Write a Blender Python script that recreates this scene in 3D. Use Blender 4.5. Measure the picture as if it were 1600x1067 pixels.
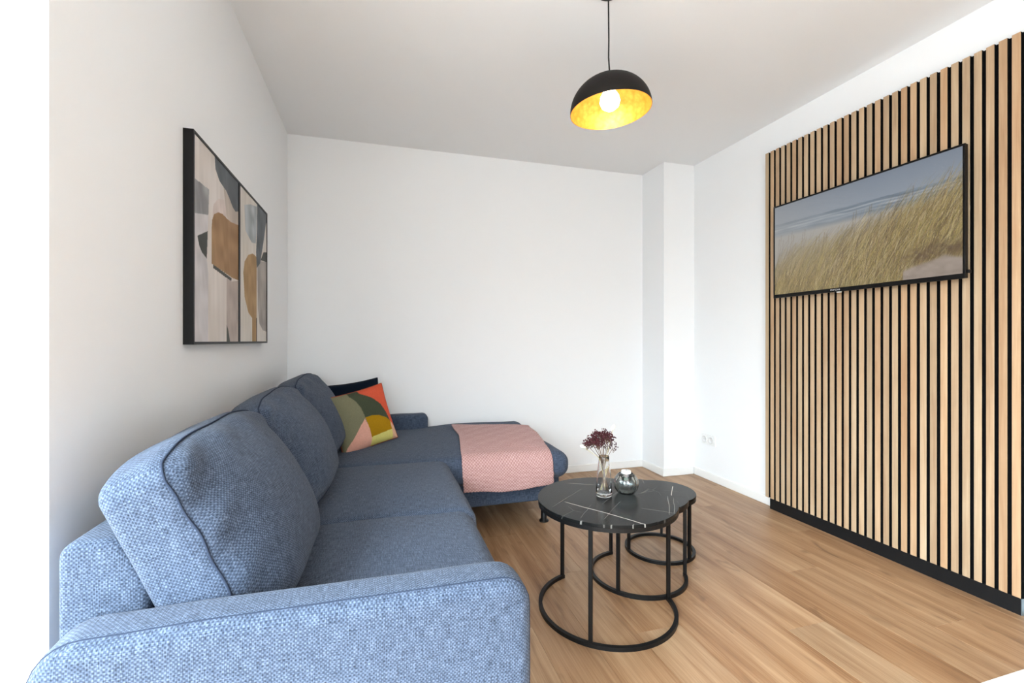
import bpy, math, random
import numpy as np
from mathutils import Vector, Matrix, noise as mnoise
from mathutils.bvhtree import BVHTree

for o in list(bpy.data.objects):
    bpy.data.objects.remove(o, do_unlink=True)
S = bpy.context.scene
C = S.collection
R = math.radians
random.seed(7)
rng = np.random.default_rng(11)

# ------------------------------------------------------------------ camera
YAW = math.atan(210 / 711.1)
cam = bpy.data.cameras.new('camera')
cam.sensor_width = 36.0
cam.lens = 16.0
cam.shift_y = -1.5 / 1600
cam.clip_start = 0.01
cam_o = bpy.data.objects.new('camera', cam)
C.objects.link(cam_o)
cam_o.location = (0, 0, 1.08)
cam_o.rotation_euler = (R(90), 0, -YAW)
S.camera = cam_o

# ------------------------------------------------------------------ sky light through the window
SKY = 11.5
w = bpy.data.worlds.new('daylight')
S.world = w
w.use_nodes = True
nt = w.node_tree
nt.nodes.clear()
wo = nt.nodes.new('ShaderNodeOutputWorld')
bg = nt.nodes.new('ShaderNodeBackground')
tc = nt.nodes.new('ShaderNodeTexCoord')
sp = nt.nodes.new('ShaderNodeSeparateXYZ')
mr = nt.nodes.new('ShaderNodeMapRange')
cr = nt.nodes.new('ShaderNodeMix')
cr.data_type = 'RGBA'
mr.inputs['From Min'].default_value = -0.02
mr.inputs['From Max'].default_value = 0.42
cr.inputs['A'].default_value = (0.15, 0.15, 0.15, 1)     # ground and houses outside
cr.inputs['B'].default_value = (0.81, 0.91, 1.0, 1)      # overcast sky, brighter overhead
nt.links.new(tc.outputs['Generated'], sp.inputs[0])
nt.links.new(sp.outputs['Z'], mr.inputs['Value'])
nt.links.new(mr.outputs['Result'], cr.inputs['Factor'])
nt.links.new(cr.outputs['Result'], bg.inputs['Color'])
bg.inputs['Strength'].default_value = SKY
nt.links.new(bg.outputs[0], wo.inputs['Surface'])

KX = 4.60                                           # unseen side space, added to cut bounce light onto the left wall
AX = -1.10                                          # the room is wider beside the camera
WY0, WY1, WZ0, WZ1 = -1.80, 0.85, 0.05, 2.25        # window in the alcove wall to the left of the camera
RX0, RX1, RZ0, RZ1 = -1.05, 0.15, 0.05, 2.20        # window in the wall behind the camera
YF = -2.3
for nm, loc, rot, sx, sy in (('window_portal', (AX - 0.2, (WY0 + WY1) / 2, (WZ0 + WZ1) / 2), (0, R(-90), 0), WZ1 - WZ0, WY1 - WY0),
                             ('rear_window_portal', ((RX0 + RX1) / 2, YF - 0.2, (RZ0 + RZ1) / 2), (R(90), 0, 0), RX1 - RX0, RZ1 - RZ0)):
    la = bpy.data.lights.new(nm, 'AREA')
    la.shape = 'RECTANGLE'
    la.size, la.size_y = sx, sy
    la.cycles.is_portal = True
    lo = bpy.data.objects.new(nm, la)
    C.objects.link(lo)
    lo.location, lo.rotation_euler = loc, rot

vs = S.view_settings
vs.view_transform = 'Standard'
vs.look = 'None'
vs.gamma = 1.0
vs.use_curve_mapping = False
vs.exposure = 1.93

# ------------------------------------------------------------------ helpers
def srgb(r, g, b):
    f = lambda c: (c / 255) / 12.92 if c <= 10 else ((c / 255 + 0.055) / 1.055) ** 2.4
    return (f(r), f(g), f(b), 1)

def obj(name, me, mat=None, parent=None, loc=None, rot=None, kind=None, label=None, cat=None, group=None):
    o = bpy.data.objects.new(name, me)
    C.objects.link(o)
    if mat is not None and me is not None:
        for m in (mat if isinstance(mat, (list, tuple)) else [mat]):
            if m.name not in [k.name for k in me.materials if k]:
                me.materials.append(m)
    if parent is not None:
        o.parent = parent
    if loc is not None:
        o.location = loc
    if rot is not None:
        o.rotation_euler = rot
    tag(o, label, cat, group, kind)
    return o

def tag(o, label=None, cat=None, group=None, kind=None):
    if label: o['label'] = label
    if cat: o['category'] = cat
    if group: o['group'] = group
    if kind: o['kind'] = kind
    return o

def thing(name, label, cat, loc=(0, 0, 0), rot=(0, 0, 0), group=None):
    return obj(name, None, None, None, loc, rot, None, label, cat, group)

def mesh(name, verts, faces, smooth=True, uv=False):
    me = bpy.data.meshes.new(name)
    me.from_pydata([tuple(v) for v in verts], [], [tuple(f) for f in faces])
    me.update()
    if smooth:
        me.polygons.foreach_set('use_smooth', [True] * len(me.polygons))
    if uv:
        box_uv(me)
    return me

def box_uv(me):
    ul = me.uv_layers.new(name='UVMap')
    n = len(me.loops)
    lv = np.empty(n, np.int32); me.loops.foreach_get('vertex_index', lv)
    co = np.empty(len(me.vertices) * 3); me.vertices.foreach_get('co', co); co = co.reshape(-1, 3)
    pn = np.empty(len(me.polygons) * 3); me.polygons.foreach_get('normal', pn); pn = pn.reshape(-1, 3)
    lt = np.empty(len(me.polygons), np.int32); me.polygons.foreach_get('loop_total', lt)
    ax = np.repeat(np.abs(pn).argmax(1), lt)
    p = co[lv]
    u = np.where(ax == 0, p[:, 1], p[:, 0])
    v = np.where(ax == 2, p[:, 1], p[:, 2])
    ul.data.foreach_set('uv', np.stack([u, v], 1).ravel())

def box_data(x0, x1, y0, y1, z0, z1):
    v = [(x, y, z) for z in (z0, z1) for y in (y0, y1) for x in (x0, x1)]
    f = [(0, 2, 3, 1), (4, 5, 7, 6), (0, 1, 5, 4), (2, 6, 7, 3), (0, 4, 6, 2), (1, 3, 7, 5)]
    return v, f

def boxes(name, bl, bevel=0.0):
    V, F = [], []
    for b in bl:
        v, f = box_data(*b) if not bevel else bevel_box(*b, bevel)
        F += [tuple(i + len(V) for i in q) for q in f]
        V += v
    return mesh(name, V, F, smooth=False)

def bevel_box(x0, x1, y0, y1, z0, z1, b):
    """box with chamfered edges"""
    V, F, idx = [], [], {}
    xs, ys, zs = (x0, x1), (y0, y1), (z0, z1)
    for i in (0, 1):
        for j in (0, 1):
            for k in (0, 1):
                sx, sy, sz = (1, -1)[i], (1, -1)[j], (1, -1)[k]
                for a in range(3):
                    p = [xs[i] + sx * b, ys[j] + sy * b, zs[k] + sz * b]
                    p[a] = (xs[i], ys[j], zs[k])[a]
                    idx[(i, j, k, a)] = len(V)
                    V.append(tuple(p))
    cyc = ((0, 0), (0, 1), (1, 1), (1, 0))
    for s in (0, 1):
        for a in range(3):
            q = []
            for (m, n) in cyc:
                c = [0, 0, 0]; c[a] = s; c[(a + 1) % 3] = m; c[(a + 2) % 3] = n
                q.append(idx[(*c, a)])
            F.append(tuple(q[::-1] if s else q))
    F = [f if True else f for f in F]
    for a in range(3):                      # edge chamfers along axis a
        b1, b2 = (a + 1) % 3, (a + 2) % 3
        for m in (0, 1):
            for n in (0, 1):
                c0 = [0, 0, 0]; c0[b1] = m; c0[b2] = n
                c1 = list(c0); c1[a] = 1
                F.append((idx[(*c0, b1)], idx[(*c1, b1)], idx[(*c1, b2)], idx[(*c0, b2)]))
    for i in (0, 1):
        for j in (0, 1):
            for k in (0, 1):
                F.append((idx[(i, j, k, 0)], idx[(i, j, k, 1)], idx[(i, j, k, 2)]))
    return V, F

def fix_normals(me):
    import bmesh
    bm = bmesh.new(); bm.from_mesh(me)
    bmesh.ops.recalc_face_normals(bm, faces=bm.faces)
    bm.to_mesh(me); bm.free(); me.update()
    return me

def axis_pts(h, r, k, m):
    a = np.linspace(-h, -h + r, k + 1)
    b = np.linspace(-h + r, h - r, m + 1)[1:-1]
    return np.concatenate([a, b, -a[::-1]])

def rbox(name, size, r, k=5, m=(10, 10, 10), fn=None, uv=True):
    """closed rounded box centred on the origin, fn reshapes the points (N,3)"""
    H = np.array(size) / 2
    pts = [axis_pts(H[i], r, k, m[i]) for i in range(3)]
    V, F, idx = [], [], {}
    def vid(p):
        key = tuple(np.round(p, 6))
        if key not in idx:
            idx[key] = len(V); V.append(p)
        return idx[key]
    for a in range(3):
        b, c = (a + 1) % 3, (a + 2) % 3
        for s in (-1, 1):
            g = np.empty((len(pts[b]), len(pts[c])), int)
            for i, pb in enumerate(pts[b]):
                for j, pc in enumerate(pts[c]):
                    p = np.zeros(3); p[a] = s * H[a]; p[b] = pb; p[c] = pc
                    g[i, j] = vid(p)
            for i in range(len(pts[b]) - 1):
                for j in range(len(pts[c]) - 1):
                    q = (g[i, j], g[i + 1, j], g[i + 1, j + 1], g[i, j + 1])
                    F.append(q if s > 0 else q[::-1])
    P = np.array(V)
    q = np.clip(P, -(H - r), H - r)
    d = P - q
    P = q + r * d / np.linalg.norm(d, axis=1, keepdims=True)
    if fn: P = fn(P)
    return mesh(name, P.tolist(), F, True, uv)

def round_poly(pts, n=6):
    """pts: (x, z, radius) counter-clockwise -> list of (x, z)"""
    out = []
    N = len(pts)
    for i in range(N):
        p = Vector(pts[i][:2]); r = pts[i][2]
        a = (Vector(pts[i - 1][:2]) - p).normalized(); b = (Vector(pts[(i + 1) % N][:2]) - p).normalized()
        if r <= 0:
            out.append(p); continue
        ang = a.angle(b); d = r / math.tan(ang / 2)
        c = p + (a + b).normalized() * (r / math.sin(ang / 2))
        p0, p1 = p + a * d, p + b * d
        t0 = math.atan2((p0 - c).y, (p0 - c).x); t1 = math.atan2((p1 - c).y, (p1 - c).x)
        dt = (t1 - t0 + math.pi) % (2 * math.pi) - math.pi
        for k in range(n + 1):
            t = t0 + dt * k / n
            out.append(c + Vector((math.cos(t), math.sin(t))) * r)
    return out

def resample(poly, step):
    out = []
    for i, p in enumerate(poly):
        q = poly[(i + 1) % len(poly)]
        n = max(1, int((q - p).length / step))
        for k in range(n):
            out.append(p.lerp(q, k / n))
    return out

def poly_inset(poly, d):
    N = len(poly); out = []
    for i in range(N):
        a = (poly[i] - poly[i - 1]).normalized(); b = (poly[(i + 1) % N] - poly[i]).normalized()
        t = (a + b).normalized()
        out.append(poly[i] + Vector((-t.y, t.x)) * d / max(0.4, a.dot(t)))
    return out

def slab(name, pts, y0, y1, r, axis='Y', k=5, step=0.03, fn=None):
    """soft-edged slab: ccw x/z profile run along Y"""
    base = resample(round_poly(pts), step)
    N = len(base)
    rings = []
    for i in range(k + 1):
        t = i / k * math.pi / 2
        rings.append((r * (1 - math.sin(t)), y0 + r * (1 - math.cos(t))))
    rings = [(max(i, 0), y) for i, y in rings]
    nmid = max(1, int((y1 - y0 - 2 * r) / 0.05))
    mid = [(0, y0 + r + (y1 - y0 - 2 * r) * i / nmid) for i in range(1, nmid)]
    allr = rings + mid + [(i, y0 + y1 - y) for i, y in rings[::-1]]
    V, F = [], []
    for ins, y in allr:
        V += [(p.x, y, p.y) for p in poly_inset(base, ins)]
    for a in range(len(allr) - 1):
        for i in range(N):
            j = (i + 1) % N
            F.append((a * N + i, (a) * N + j, (a + 1) * N + j, (a + 1) * N + i))
    cx = sum(p.x for p in base) / N; cz = sum(p.y for p in base) / N
    for start, y, flip in ((0, y0, False), ((len(allr) - 1) * N, y1, True)):
        prev = list(range(start, start + N))
        for s in (0.8, 0.5):
            cur = []
            for i in range(N):
                v = V[start + i]
                cur.append(len(V)); V.append((cx + (v[0] - cx) * s, y, cz + (v[2] - cz) * s))
            for i in range(N):
                j = (i + 1) % N
                q = (prev[i], prev[j], cur[j], cur[i])
                F.append(q[::-1] if not flip else q)
            prev = cur
        c = len(V); V.append((cx, y, cz))
        for i in range(N):
            j = (i + 1) % N
            q = (prev[i], prev[j], c)
            F.append(q[::-1] if not flip else q)
    if fn: V = fn(np.array(V)).tolist()
    me = mesh(name, V, F, True, False)
    fix_normals(me)
    box_uv(me)
    return me

def tube_data(path, rad, n=8, closed=False, caps=True, square=False):
    P = [Vector(p) for p in path]
    N = len(P); V, F = [], []
    rad = rad if isinstance(rad, (list, tuple)) else [rad] * N
    t0 = (P[1] - P[0]).normalized()
    up = Vector((0, 0, 1)) if abs(t0.z) < 0.9 else Vector((1, 0, 0))
    u = t0.cross(up).normalized()
    for i in range(N):
        if closed: t = (P[(i + 1) % N] - P[i - 1]).normalized()
        else: t = (P[min(i + 1, N - 1)] - P[max(i - 1, 0)]).normalized()
        u = (u - t * u.dot(t)).normalized()
        b = t.cross(u)
        for k in range(n):
            a = 2 * math.pi * (k + (0.5 if square else 0)) / n
            V.append(tuple(P[i] + (u * math.cos(a) + b * math.sin(a)) * rad[i]))
    M = N if closed else N - 1
    for i in range(M):
        for k in range(n):
            a, b_, c, d = i * n + k, i * n + (k + 1) % n, ((i + 1) % N) * n + (k + 1) % n, ((i + 1) % N) * n + k
            F.append((a, d, c, b_))
    if caps and not closed:
        F.append(tuple(range(n))); F.append(tuple((N - 1) * n + k for k in range(n))[::-1])
    return V, F

def tube(name, path, rad, n=8, closed=False, smooth=True, square=False):
    return fix_normals(mesh(name, *tube_data(path, rad, n, closed, True, square), smooth=smooth))

def join_data(parts):
    V, F = [], []
    for v, f in parts:
        F += [tuple(i + len(V) for i in q) for q in f]; V += list(v)
    return V, F

def lathe(name, prof, n=48, rib=None, smooth=True):
    """profile (r, z) from bottom to top; r=0 ends closed to a point"""
    V, F, rows = [], [], []
    for (r, z) in prof:
        if r < 1e-6:
            rows.append([len(V)]); V.append((0, 0, z))
        else:
            row = []
            for k in range(n):
                a = 2 * math.pi * k / n
                rr = r * (rib(a, z) if rib else 1)
                row.append(len(V)); V.append((rr * math.cos(a), rr * math.sin(a), z))
            rows.append(row)
    for a, b in zip(rows[:-1], rows[1:]):
        for k in range(n):
            j = (k + 1) % n
            if len(a) == 1 and len(b) == 1: continue
            if len(a) == 1: F.append((a[0], b[j], b[k]))
            elif len(b) == 1: F.append((a[k], a[j], b[0]))
            else: F.append((a[k], a[j], b[j], b[k]))
    return fix_normals(mesh(name, V, F, smooth))

# ------------------------------------------------------------------ materials
def new_mat(name):
    m = bpy.data.materials.new(name); m.use_nodes = True
    nt = m.node_tree
    return m, nt, nt.nodes['Principled BSDF']

def N(nt, t, **kw):
    n = nt.nodes.new(t)
    for k, v in kw.items():
        if k.startswith('i_'): n.inputs[k[2:].replace('_', ' ')].default_value = v
        else: setattr(n, k, v)
    return n

def mth(nt, op, a, b=None, c=None):
    n = nt.nodes.new('ShaderNodeMath'); n.operation = op
    for i, v in enumerate((a, b, c)):
        if v is None: continue
        if hasattr(v, 'links'): nt.links.new(v, n.inputs[i])
        else: n.inputs[i].default_value = v
    return n.outputs[0]

def mixc(nt, f, a, b, bt='MIX'):
    n = nt.nodes.new('ShaderNodeMix'); n.data_type = 'RGBA'; n.blend_type = bt
    for s, v in (('Factor', f), ('A', a), ('B', b)):
        if hasattr(v, 'links'): nt.links.new(v, n.inputs[s])
        else: n.inputs[s].default_value = v
    return n.outputs['Result']

def plain(name, col, rough=0.5, metal=0.0, spec=0.5, noise_amt=0.0):
    m, nt, b = new_mat(name)
    b.inputs['Base Color'].default_value = col
    b.inputs['Roughness'].default_value = rough
    b.inputs['Metallic'].default_value = metal
    b.inputs['Specular IOR Level'].default_value = spec
    if noise_amt:
        t = N(nt, 'ShaderNodeTexCoord'); nz = N(nt, 'ShaderNodeTexNoise', i_Scale=60.0, i_Detail=4.0)
        nt.links.new(t.outputs['Object'], nz.inputs['Vector'])
        bp = N(nt, 'ShaderNodeBump', i_Strength=noise_amt, i_Distance=0.002)
        nt.links.new(nz.outputs['Fac'], bp.inputs['Height'])
        nt.links.new(bp.outputs[0], b.inputs['Normal'])
    return m

M = {}
M['wall'] = plain('painted_wall', srgb(242, 243, 244), 0.85, 0, 0.2, 0.05)
M['ceiling'] = plain('painted_ceiling', srgb(240, 241, 242), 0.9, 0, 0.2, 0.03)
M['trim'] = plain('white_trim', srgb(240, 240, 238), 0.45)
M['white_plastic'] = plain('white_plastic', srgb(238, 238, 236), 0.35)
M['socket_dark'] = plain('socket_insert_white', srgb(228, 228, 226), 0.5)
M['black_metal'] = plain('black_powder_coat', srgb(9, 9, 10), 0.45, 0.0, 0.3, 0.05)
M['black_plastic'] = plain('black_plastic', srgb(7, 7, 8), 0.4, 0, 0.25)
M['felt'] = plain('black_felt', srgb(13, 13, 14), 0.95, 0, 0.1)
M['plinth_black'] = plain('black_plinth_paint', srgb(15, 16, 18), 0.55, 0, 0.3)
M['alu'] = plain('brushed_end_cap', srgb(120, 135, 145), 0.4, 0.6)
M['table_white'] = plain('white_lacquer', srgb(244, 245, 245), 0.25)
M['cord'] = plain('black_textile_cord', srgb(16, 14, 14), 0.8)
M['pin'] = plain('pin_hole_grey', srgb(178, 178, 177), 0.6)

def fabric(name, dark, mid, light, period=0.0082, streak=1.0):
    m, nt, b = new_mat(name)
    uv = N(nt, 'ShaderNodeUVMap'); uv.uv_map = 'UVMap'
    sp = N(nt, 'ShaderNodeSeparateXYZ'); nt.links.new(uv.outputs[0], sp.inputs[0])
    k = 2 * math.pi / period
    wob = N(nt, 'ShaderNodeTexNoise', i_Scale=90.0, i_Detail=1.0)
    nt.links.new(uv.outputs[0], wob.inputs['Vector'])
    wv = mth(nt, 'MULTIPLY', wob.outputs['Fac'], 1.6)
    su = mth(nt, 'SINE', mth(nt, 'ADD', mth(nt, 'MULTIPLY', sp.outputs[0], k), wv))
    sv = mth(nt, 'SINE', mth(nt, 'ADD', mth(nt, 'MULTIPLY', sp.outputs[1], k), wv))
    weave = mth(nt, 'MULTIPLY_ADD', mth(nt, 'MULTIPLY', su, sv), 0.5, 0.5)
    def st(sx, sy):
        mp = N(nt, 'ShaderNodeMapping'); mp.inputs['Scale'].default_value = (sx, sy, 1)
        nt.links.new(uv.outputs[0], mp.inputs[0])
        nz = N(nt, 'ShaderNodeTexNoise', i_Scale=1.0, i_Detail=3.0)
        nt.links.new(mp.outputs[0], nz.inputs['Vector'])
        return nz.outputs['Fac']
    s = mth(nt, 'ADD', st(520, 34), st(34, 520))          # thread streaks both ways
    s = mth(nt, 'MULTIPLY', mth(nt, 'SUBTRACT', s, 1.0), 1.15 * streak)
    f = mth(nt, 'ADD', mth(nt, 'MULTIPLY_ADD', weave, 0.55, 0.22), s)
    n = nt.nodes.new('ShaderNodeValToRGB')
    e = n.color_ramp.elements
    e[0].position, e[0].color = 0.0, dark
    e[1].position, e[1].color = 1.0, light
    x = e.new(0.5); x.color = mid
    nt.links.new(f, n.inputs['Fac'])
    nt.links.new(n.outputs['Color'], b.inputs['Base Color'])
    b.inputs['Roughness'].default_value = 0.95
    b.inputs['Specular IOR Level'].default_value = 0.15
    b.inputs['Sheen Weight'].default_value = 0.08
    b.inputs['Sheen Roughness'].default_value = 0.5
    bp = N(nt, 'ShaderNodeBump', i_Strength=0.55, i_Distance=0.0016)
    nt.links.new(f, bp.inputs['Height']); nt.links.new(bp.outputs[0], b.inputs['Normal'])
    return m

M['sofa'] = fabric('blue_grey_tweed', srgb(31, 38, 50), srgb(65, 76, 94), srgb(106, 119, 140), 0.0076)
M['piping'] = plain('dark_blue_piping', srgb(46, 54, 70), 0.9, 0, 0.1)
M['navy'] = plain('navy_velvet', srgb(6, 18, 32), 0.85, 0, 0.1, 0.15)

def wood(name, cols, axis, scale, rough, grain=1.0, knots=False, tint=0.25):
    """long-grain timber, each object gets its own piece of the grain"""
    m, nt, b = new_mat(name)
    t = N(nt, 'ShaderNodeTexCoord'); oi = N(nt, 'ShaderNodeObjectInfo')
    off = N(nt, 'ShaderNodeCombineXYZ')
    r1 = mth(nt, 'MULTIPLY', oi.outputs['Random'], 37.0)
    for i in range(3): nt.links.new(r1, off.inputs[i])
    va = N(nt, 'ShaderNodeVectorMath'); va.operation = 'ADD'
    nt.links.new(t.outputs['Object'], va.inputs[0]); nt.links.new(off.outputs[0], va.inputs[1])
    def nz(cross, along, detail, dist=0.0):
        mp = N(nt, 'ShaderNodeMapping')
        sc = [cross] * 3; sc[axis] = along
        mp.inputs['Scale'].default_value = sc
        nt.links.new(va.outputs[0], mp.inputs[0])
        x = N(nt, 'ShaderNodeTexNoise', i_Scale=1.0, i_Detail=detail, i_Distortion=dist)
        nt.links.new(mp.outputs[0], x.inputs['Vector'])
        return x.outputs['Fac']
    broad = nz(9 * scale, 0.9 * scale, 3.0, 0.8)
    mid = nz(30 * scale, 1.6 * scale, 4.0, 0.6)
    fine = nz(230 * scale, 5 * scale, 3.0)
    f = mth(nt, 'ADD', mth(nt, 'MULTIPLY', broad, 0.38), mth(nt, 'ADD', mth(nt, 'MULTIPLY', mid, 0.36), mth(nt, 'MULTIPLY', fine, 0.26)))
    f = mth(nt, 'MULTIPLY_ADD', mth(nt, 'SUBTRACT', f, 0.5), 2.6 * grain, 0.5)
    n = nt.nodes.new('ShaderNodeValToRGB'); e = n.color_ramp.elements
    e[0].position, e[0].color = 0.0, cols[0]
    e[1].position, e[1].color = 1.0, cols[-1]
    for i, c in enumerate(cols[1:-1]):
        x = e.new((i + 1) / (len(cols) - 1)); x.color = c
    nt.links.new(f, n.inputs['Fac'])
    col = n.outputs['Color']
    if knots:
        mp = N(nt, 'ShaderNodeMapping'); sc = [11, 11, 11]; sc[axis] = 3.2
        mp.inputs['Scale'].default_value = sc
        nt.links.new(va.outputs[0], mp.inputs[0])
        vo = N(nt, 'ShaderNodeTexNoise', i_Scale=1.0, i_Detail=2.0, i_Distortion=1.5)
        nt.links.new(mp.outputs[0], vo.inputs['Vector'])
        k = N(nt, 'ShaderNodeMapRange'); k.inputs['From Min'].default_value = 0.60; k.inputs['From Max'].default_value = 0.78
        nt.links.new(vo.outputs['Fac'], k.inputs['Value'])
        col = mixc(nt, mth(nt, 'MULTIPLY', k.outputs[0], 0.75), col, cols[0])
    r2 = mth(nt, 'FRACT', mth(nt, 'MULTIPLY', oi.outputs['Random'], 91.7))
    hs = N(nt, 'ShaderNodeHueSaturation')
    nt.links.new(mth(nt, 'MULTIPLY_ADD', oi.outputs['Random'], tint, 1 - tint / 2), hs.inputs['Value'])
    nt.links.new(mth(nt, 'MULTIPLY_ADD', r2, tint * 0.9, 1 - tint * 0.45), hs.inputs['Saturation'])
    nt.links.new(mth(nt, 'MULTIPLY_ADD', r2, -0.05 * tint, 0.5 + 0.025 * tint), hs.inputs['Hue'])
    nt.links.new(col, hs.inputs['Color'])
    nt.links.new(hs.outputs[0], b.inputs['Base Color'])
    b.inputs['Roughness'].default_value = rough
    bp = N(nt, 'ShaderNodeBump', i_Strength=0.12, i_Distance=0.001)
    nt.links.new(f, bp.inputs['Height']); nt.links.new(bp.outputs[0], b.inputs['Normal'])
    return m

M['floor'] = wood('oak_plank', [srgb(112, 80, 55), srgb(152, 115, 82), srgb(176, 142, 108), srgb(196, 165, 131)], 1, 1.0, 0.42, 1.0, True, 0.08)
M['slat'] = wood('oak_slat', [srgb(150, 117, 86), srgb(176, 145, 113), srgb(190, 162, 130), srgb(205, 179, 148)], 2, 1.4, 0.55, 0.9, False, 0.22)

def attr_mat(name, rough=0.6, emit=0.0, spec=0.5, bump=None, coat=0.0):
    m, nt, b = new_mat(name)
    a = N(nt, 'ShaderNodeAttribute'); a.attribute_name = 'Col'
    nt.links.new(a.outputs['Color'], b.inputs['Base Color'])
    b.inputs['Roughness'].default_value = rough
    b.inputs['Specular IOR Level'].default_value = spec
    if emit:
        nt.links.new(a.outputs['Color'], b.inputs['Emission Color'])
        b.inputs['Emission Strength'].default_value = emit
    if bump:
        uv = N(nt, 'ShaderNodeTexCoord'); nz = N(nt, 'ShaderNodeTexNoise', i_Scale=bump, i_Detail=2.0)
        nt.links.new(uv.outputs['Object'], nz.inputs['Vector'])
        bp = N(nt, 'ShaderNodeBump', i_Strength=0.3, i_Distance=0.001)
        nt.links.new(nz.outputs['Fac'], bp.inputs['Height']); nt.links.new(bp.outputs[0], b.inputs['Normal'])
    return m

def glass(name, col, rough=0.0, ior=1.45):
    m, nt, b = new_mat(name)
    b.inputs['Base Color'].default_value = col
    b.inputs['Transmission Weight'].default_value = 1.0
    b.inputs['Roughness'].default_value = rough
    b.inputs['IOR'].default_value = ior
    return m

def lin(c):
    c = np.asarray(c, float) / 255
    return np.where(c <= 0.04045, c / 12.92, ((c + 0.055) / 1.055) ** 2.4)

def in_poly(s, t, poly):
    inside = np.zeros(s.shape, bool)
    n = len(poly)
    for i in range(n):
        x0, y0 = poly[i]; x1, y1 = poly[(i + 1) % n]
        if y0 == y1: continue
        c = ((y0 > t) != (y1 > t)) & (s < (x1 - x0) * (t - y0) / (y1 - y0) + x0)
        inside ^= c
    return inside

def vnoise(s, t, f1, f2, seed=0):
    """cheap smooth value noise on arrays"""
    r = np.random.default_rng(seed)
    g = r.random((int(f1) + 3, int(f2) + 3))
    x, y = np.clip(s, 0, 1) * f1, np.clip(t, 0, 1) * f2
    i, j = x.astype(int), y.astype(int)
    fx, fy = x - i, y - j
    fx, fy = fx * fx * (3 - 2 * fx), fy * fy * (3 - 2 * fy)
    return (g[i, j] * (1 - fx) * (1 - fy) + g[i + 1, j] * fx * (1 - fy) + g[i, j + 1] * (1 - fx) * fy + g[i + 1, j + 1] * fx * fy)

def set_cols(me, rgb):
    ca = me.color_attributes.new('Col', 'FLOAT_COLOR', 'POINT')
    a = np.ones((len(me.vertices), 4)); a[:, :3] = rgb
    ca.data.foreach_set('color', a.ravel())

# ================================================================== THE ROOM
XL, XR, YB, H = -0.594, 2.468, 3.435, 2.5
YK = 1.10                                           # end of the panelled wall
YJ = 1.069                                          # wall corner where the alcove starts

# floor: slab with single planks laid along the room
floor = obj('floor', boxes('floor', [(AX, XR, YF, YB, -0.06, -0.004), (XR, KX, YF, YK, -0.06, -0.004)]), M['plinth_black'], kind='structure')
PW = 0.182
pl_mesh = {}
row = 0
x = AX + 0.02
while x < KX:
    x1 = min(x + PW, XR if x < XR - 0.02 else KX)
    yend = YB if x1 <= XR + 0.001 else YK
    y = YF - (0.37 * row * 1.29) % 1.29
    while y < yend:
        ya, yb = max(y, YF), min(y + 1.29, yend)
        if yb - ya > 0.02:
            key = (round(x1 - x, 3), round(yb - ya, 3))
            if key not in pl_mesh:
                wx, wy = (x1 - x) / 2 - 0.0003, (yb - ya) / 2 - 0.0003
                me = fix_normals(mesh('plank', *bevel_box(-wx, wx, -wy, wy, -0.004, 0.0, 0.0007), smooth=False))
                me.materials.append(M['floor']); pl_mesh[key] = me
            obj('plank', pl_mesh[key], None, floor, ((x + x1) / 2, (ya + yb) / 2, 0))
        y += 1.29
    x = x1; row += 1

obj('ceiling', boxes('ceiling', [(AX - 0.2, XR + 0.15, YF - 0.2, YB + 0.15, H, H + 0.15), (XR + 0.15, KX + 0.15, YF - 0.2, YK + 0.15, H, H + 0.15)]), M['ceiling'], kind='structure')
obj('wall_back', boxes('wall_back', [(XL, XR + 0.15, YB, YB + 0.15, -0.06, H)]), M['wall'], kind='structure')
obj('wall_right', boxes('wall_right', [(XR, XR + 0.15, YK, YB, -0.06, H), (XR + 0.15, KX, YK, YK + 0.15, -0.06, H)]), M['wall'], kind='structure')
obj('wall_left', boxes('wall_left', [(AX - 0.2, XL, YJ, YB + 0.15, -0.06, H)]), M['wall'], kind='structure')
obj('wall_alcove', boxes('wall_alcove', [(AX - 0.2, AX, YF - 0.2, WY0, -0.06, H), (AX - 0.2, AX, WY1, YJ, -0.06, H),
                                         (AX - 0.2, AX, WY0, WY1, WZ1, H), (AX - 0.2, AX, WY0, WY1, -0.06, WZ0)]), M['wall'], kind='structure')
obj('wall_front', boxes('wall_front', [(AX, RX0, YF - 0.2, YF, -0.06, H), (RX1, KX, YF - 0.2, YF, -0.06, H),
                                       (RX0, RX1, YF - 0.2, YF, RZ1, H), (RX0, RX1, YF - 0.2, YF, -0.06, RZ0)]), M['wall'], kind='structure')
obj('wall_unseen_right', boxes('wall_unseen_right', [(KX, KX + 0.15, YF - 0.2, YK + 0.15, -0.06, H)]), M['wall'], kind='structure')  # unseen wall closing the added side space
obj('wall_corner', boxes('wall_corner', [(2.184, XR, 3.13, YB, 0, H)]), M['wall'], kind='structure')
bb = 0.06
obj('baseboard_back', boxes('baseboard_back', [(XL, 2.184, YB - 0.012, YB, 0, bb)], 0.003), M['trim'], kind='structure')
obj('baseboard_left', boxes('baseboard_left', [(XL, XL + 0.012, YJ, YB - 0.012, 0, bb)], 0.003), M['trim'], kind='structure')
obj('baseboard_corner', boxes('baseboard_corner', [(2.172, 2.184, 3.118, YB - 0.012, 0, bb), (2.184, XR - 0.012, 3.118, 3.13, 0, bb)], 0.003), M['trim'], kind='structure')
obj('baseboard_right', boxes('baseboard_right', [(XR - 0.012, XR, YK, 3.118, 0, bb)], 0.003), M['trim'], kind='structure')

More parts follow.
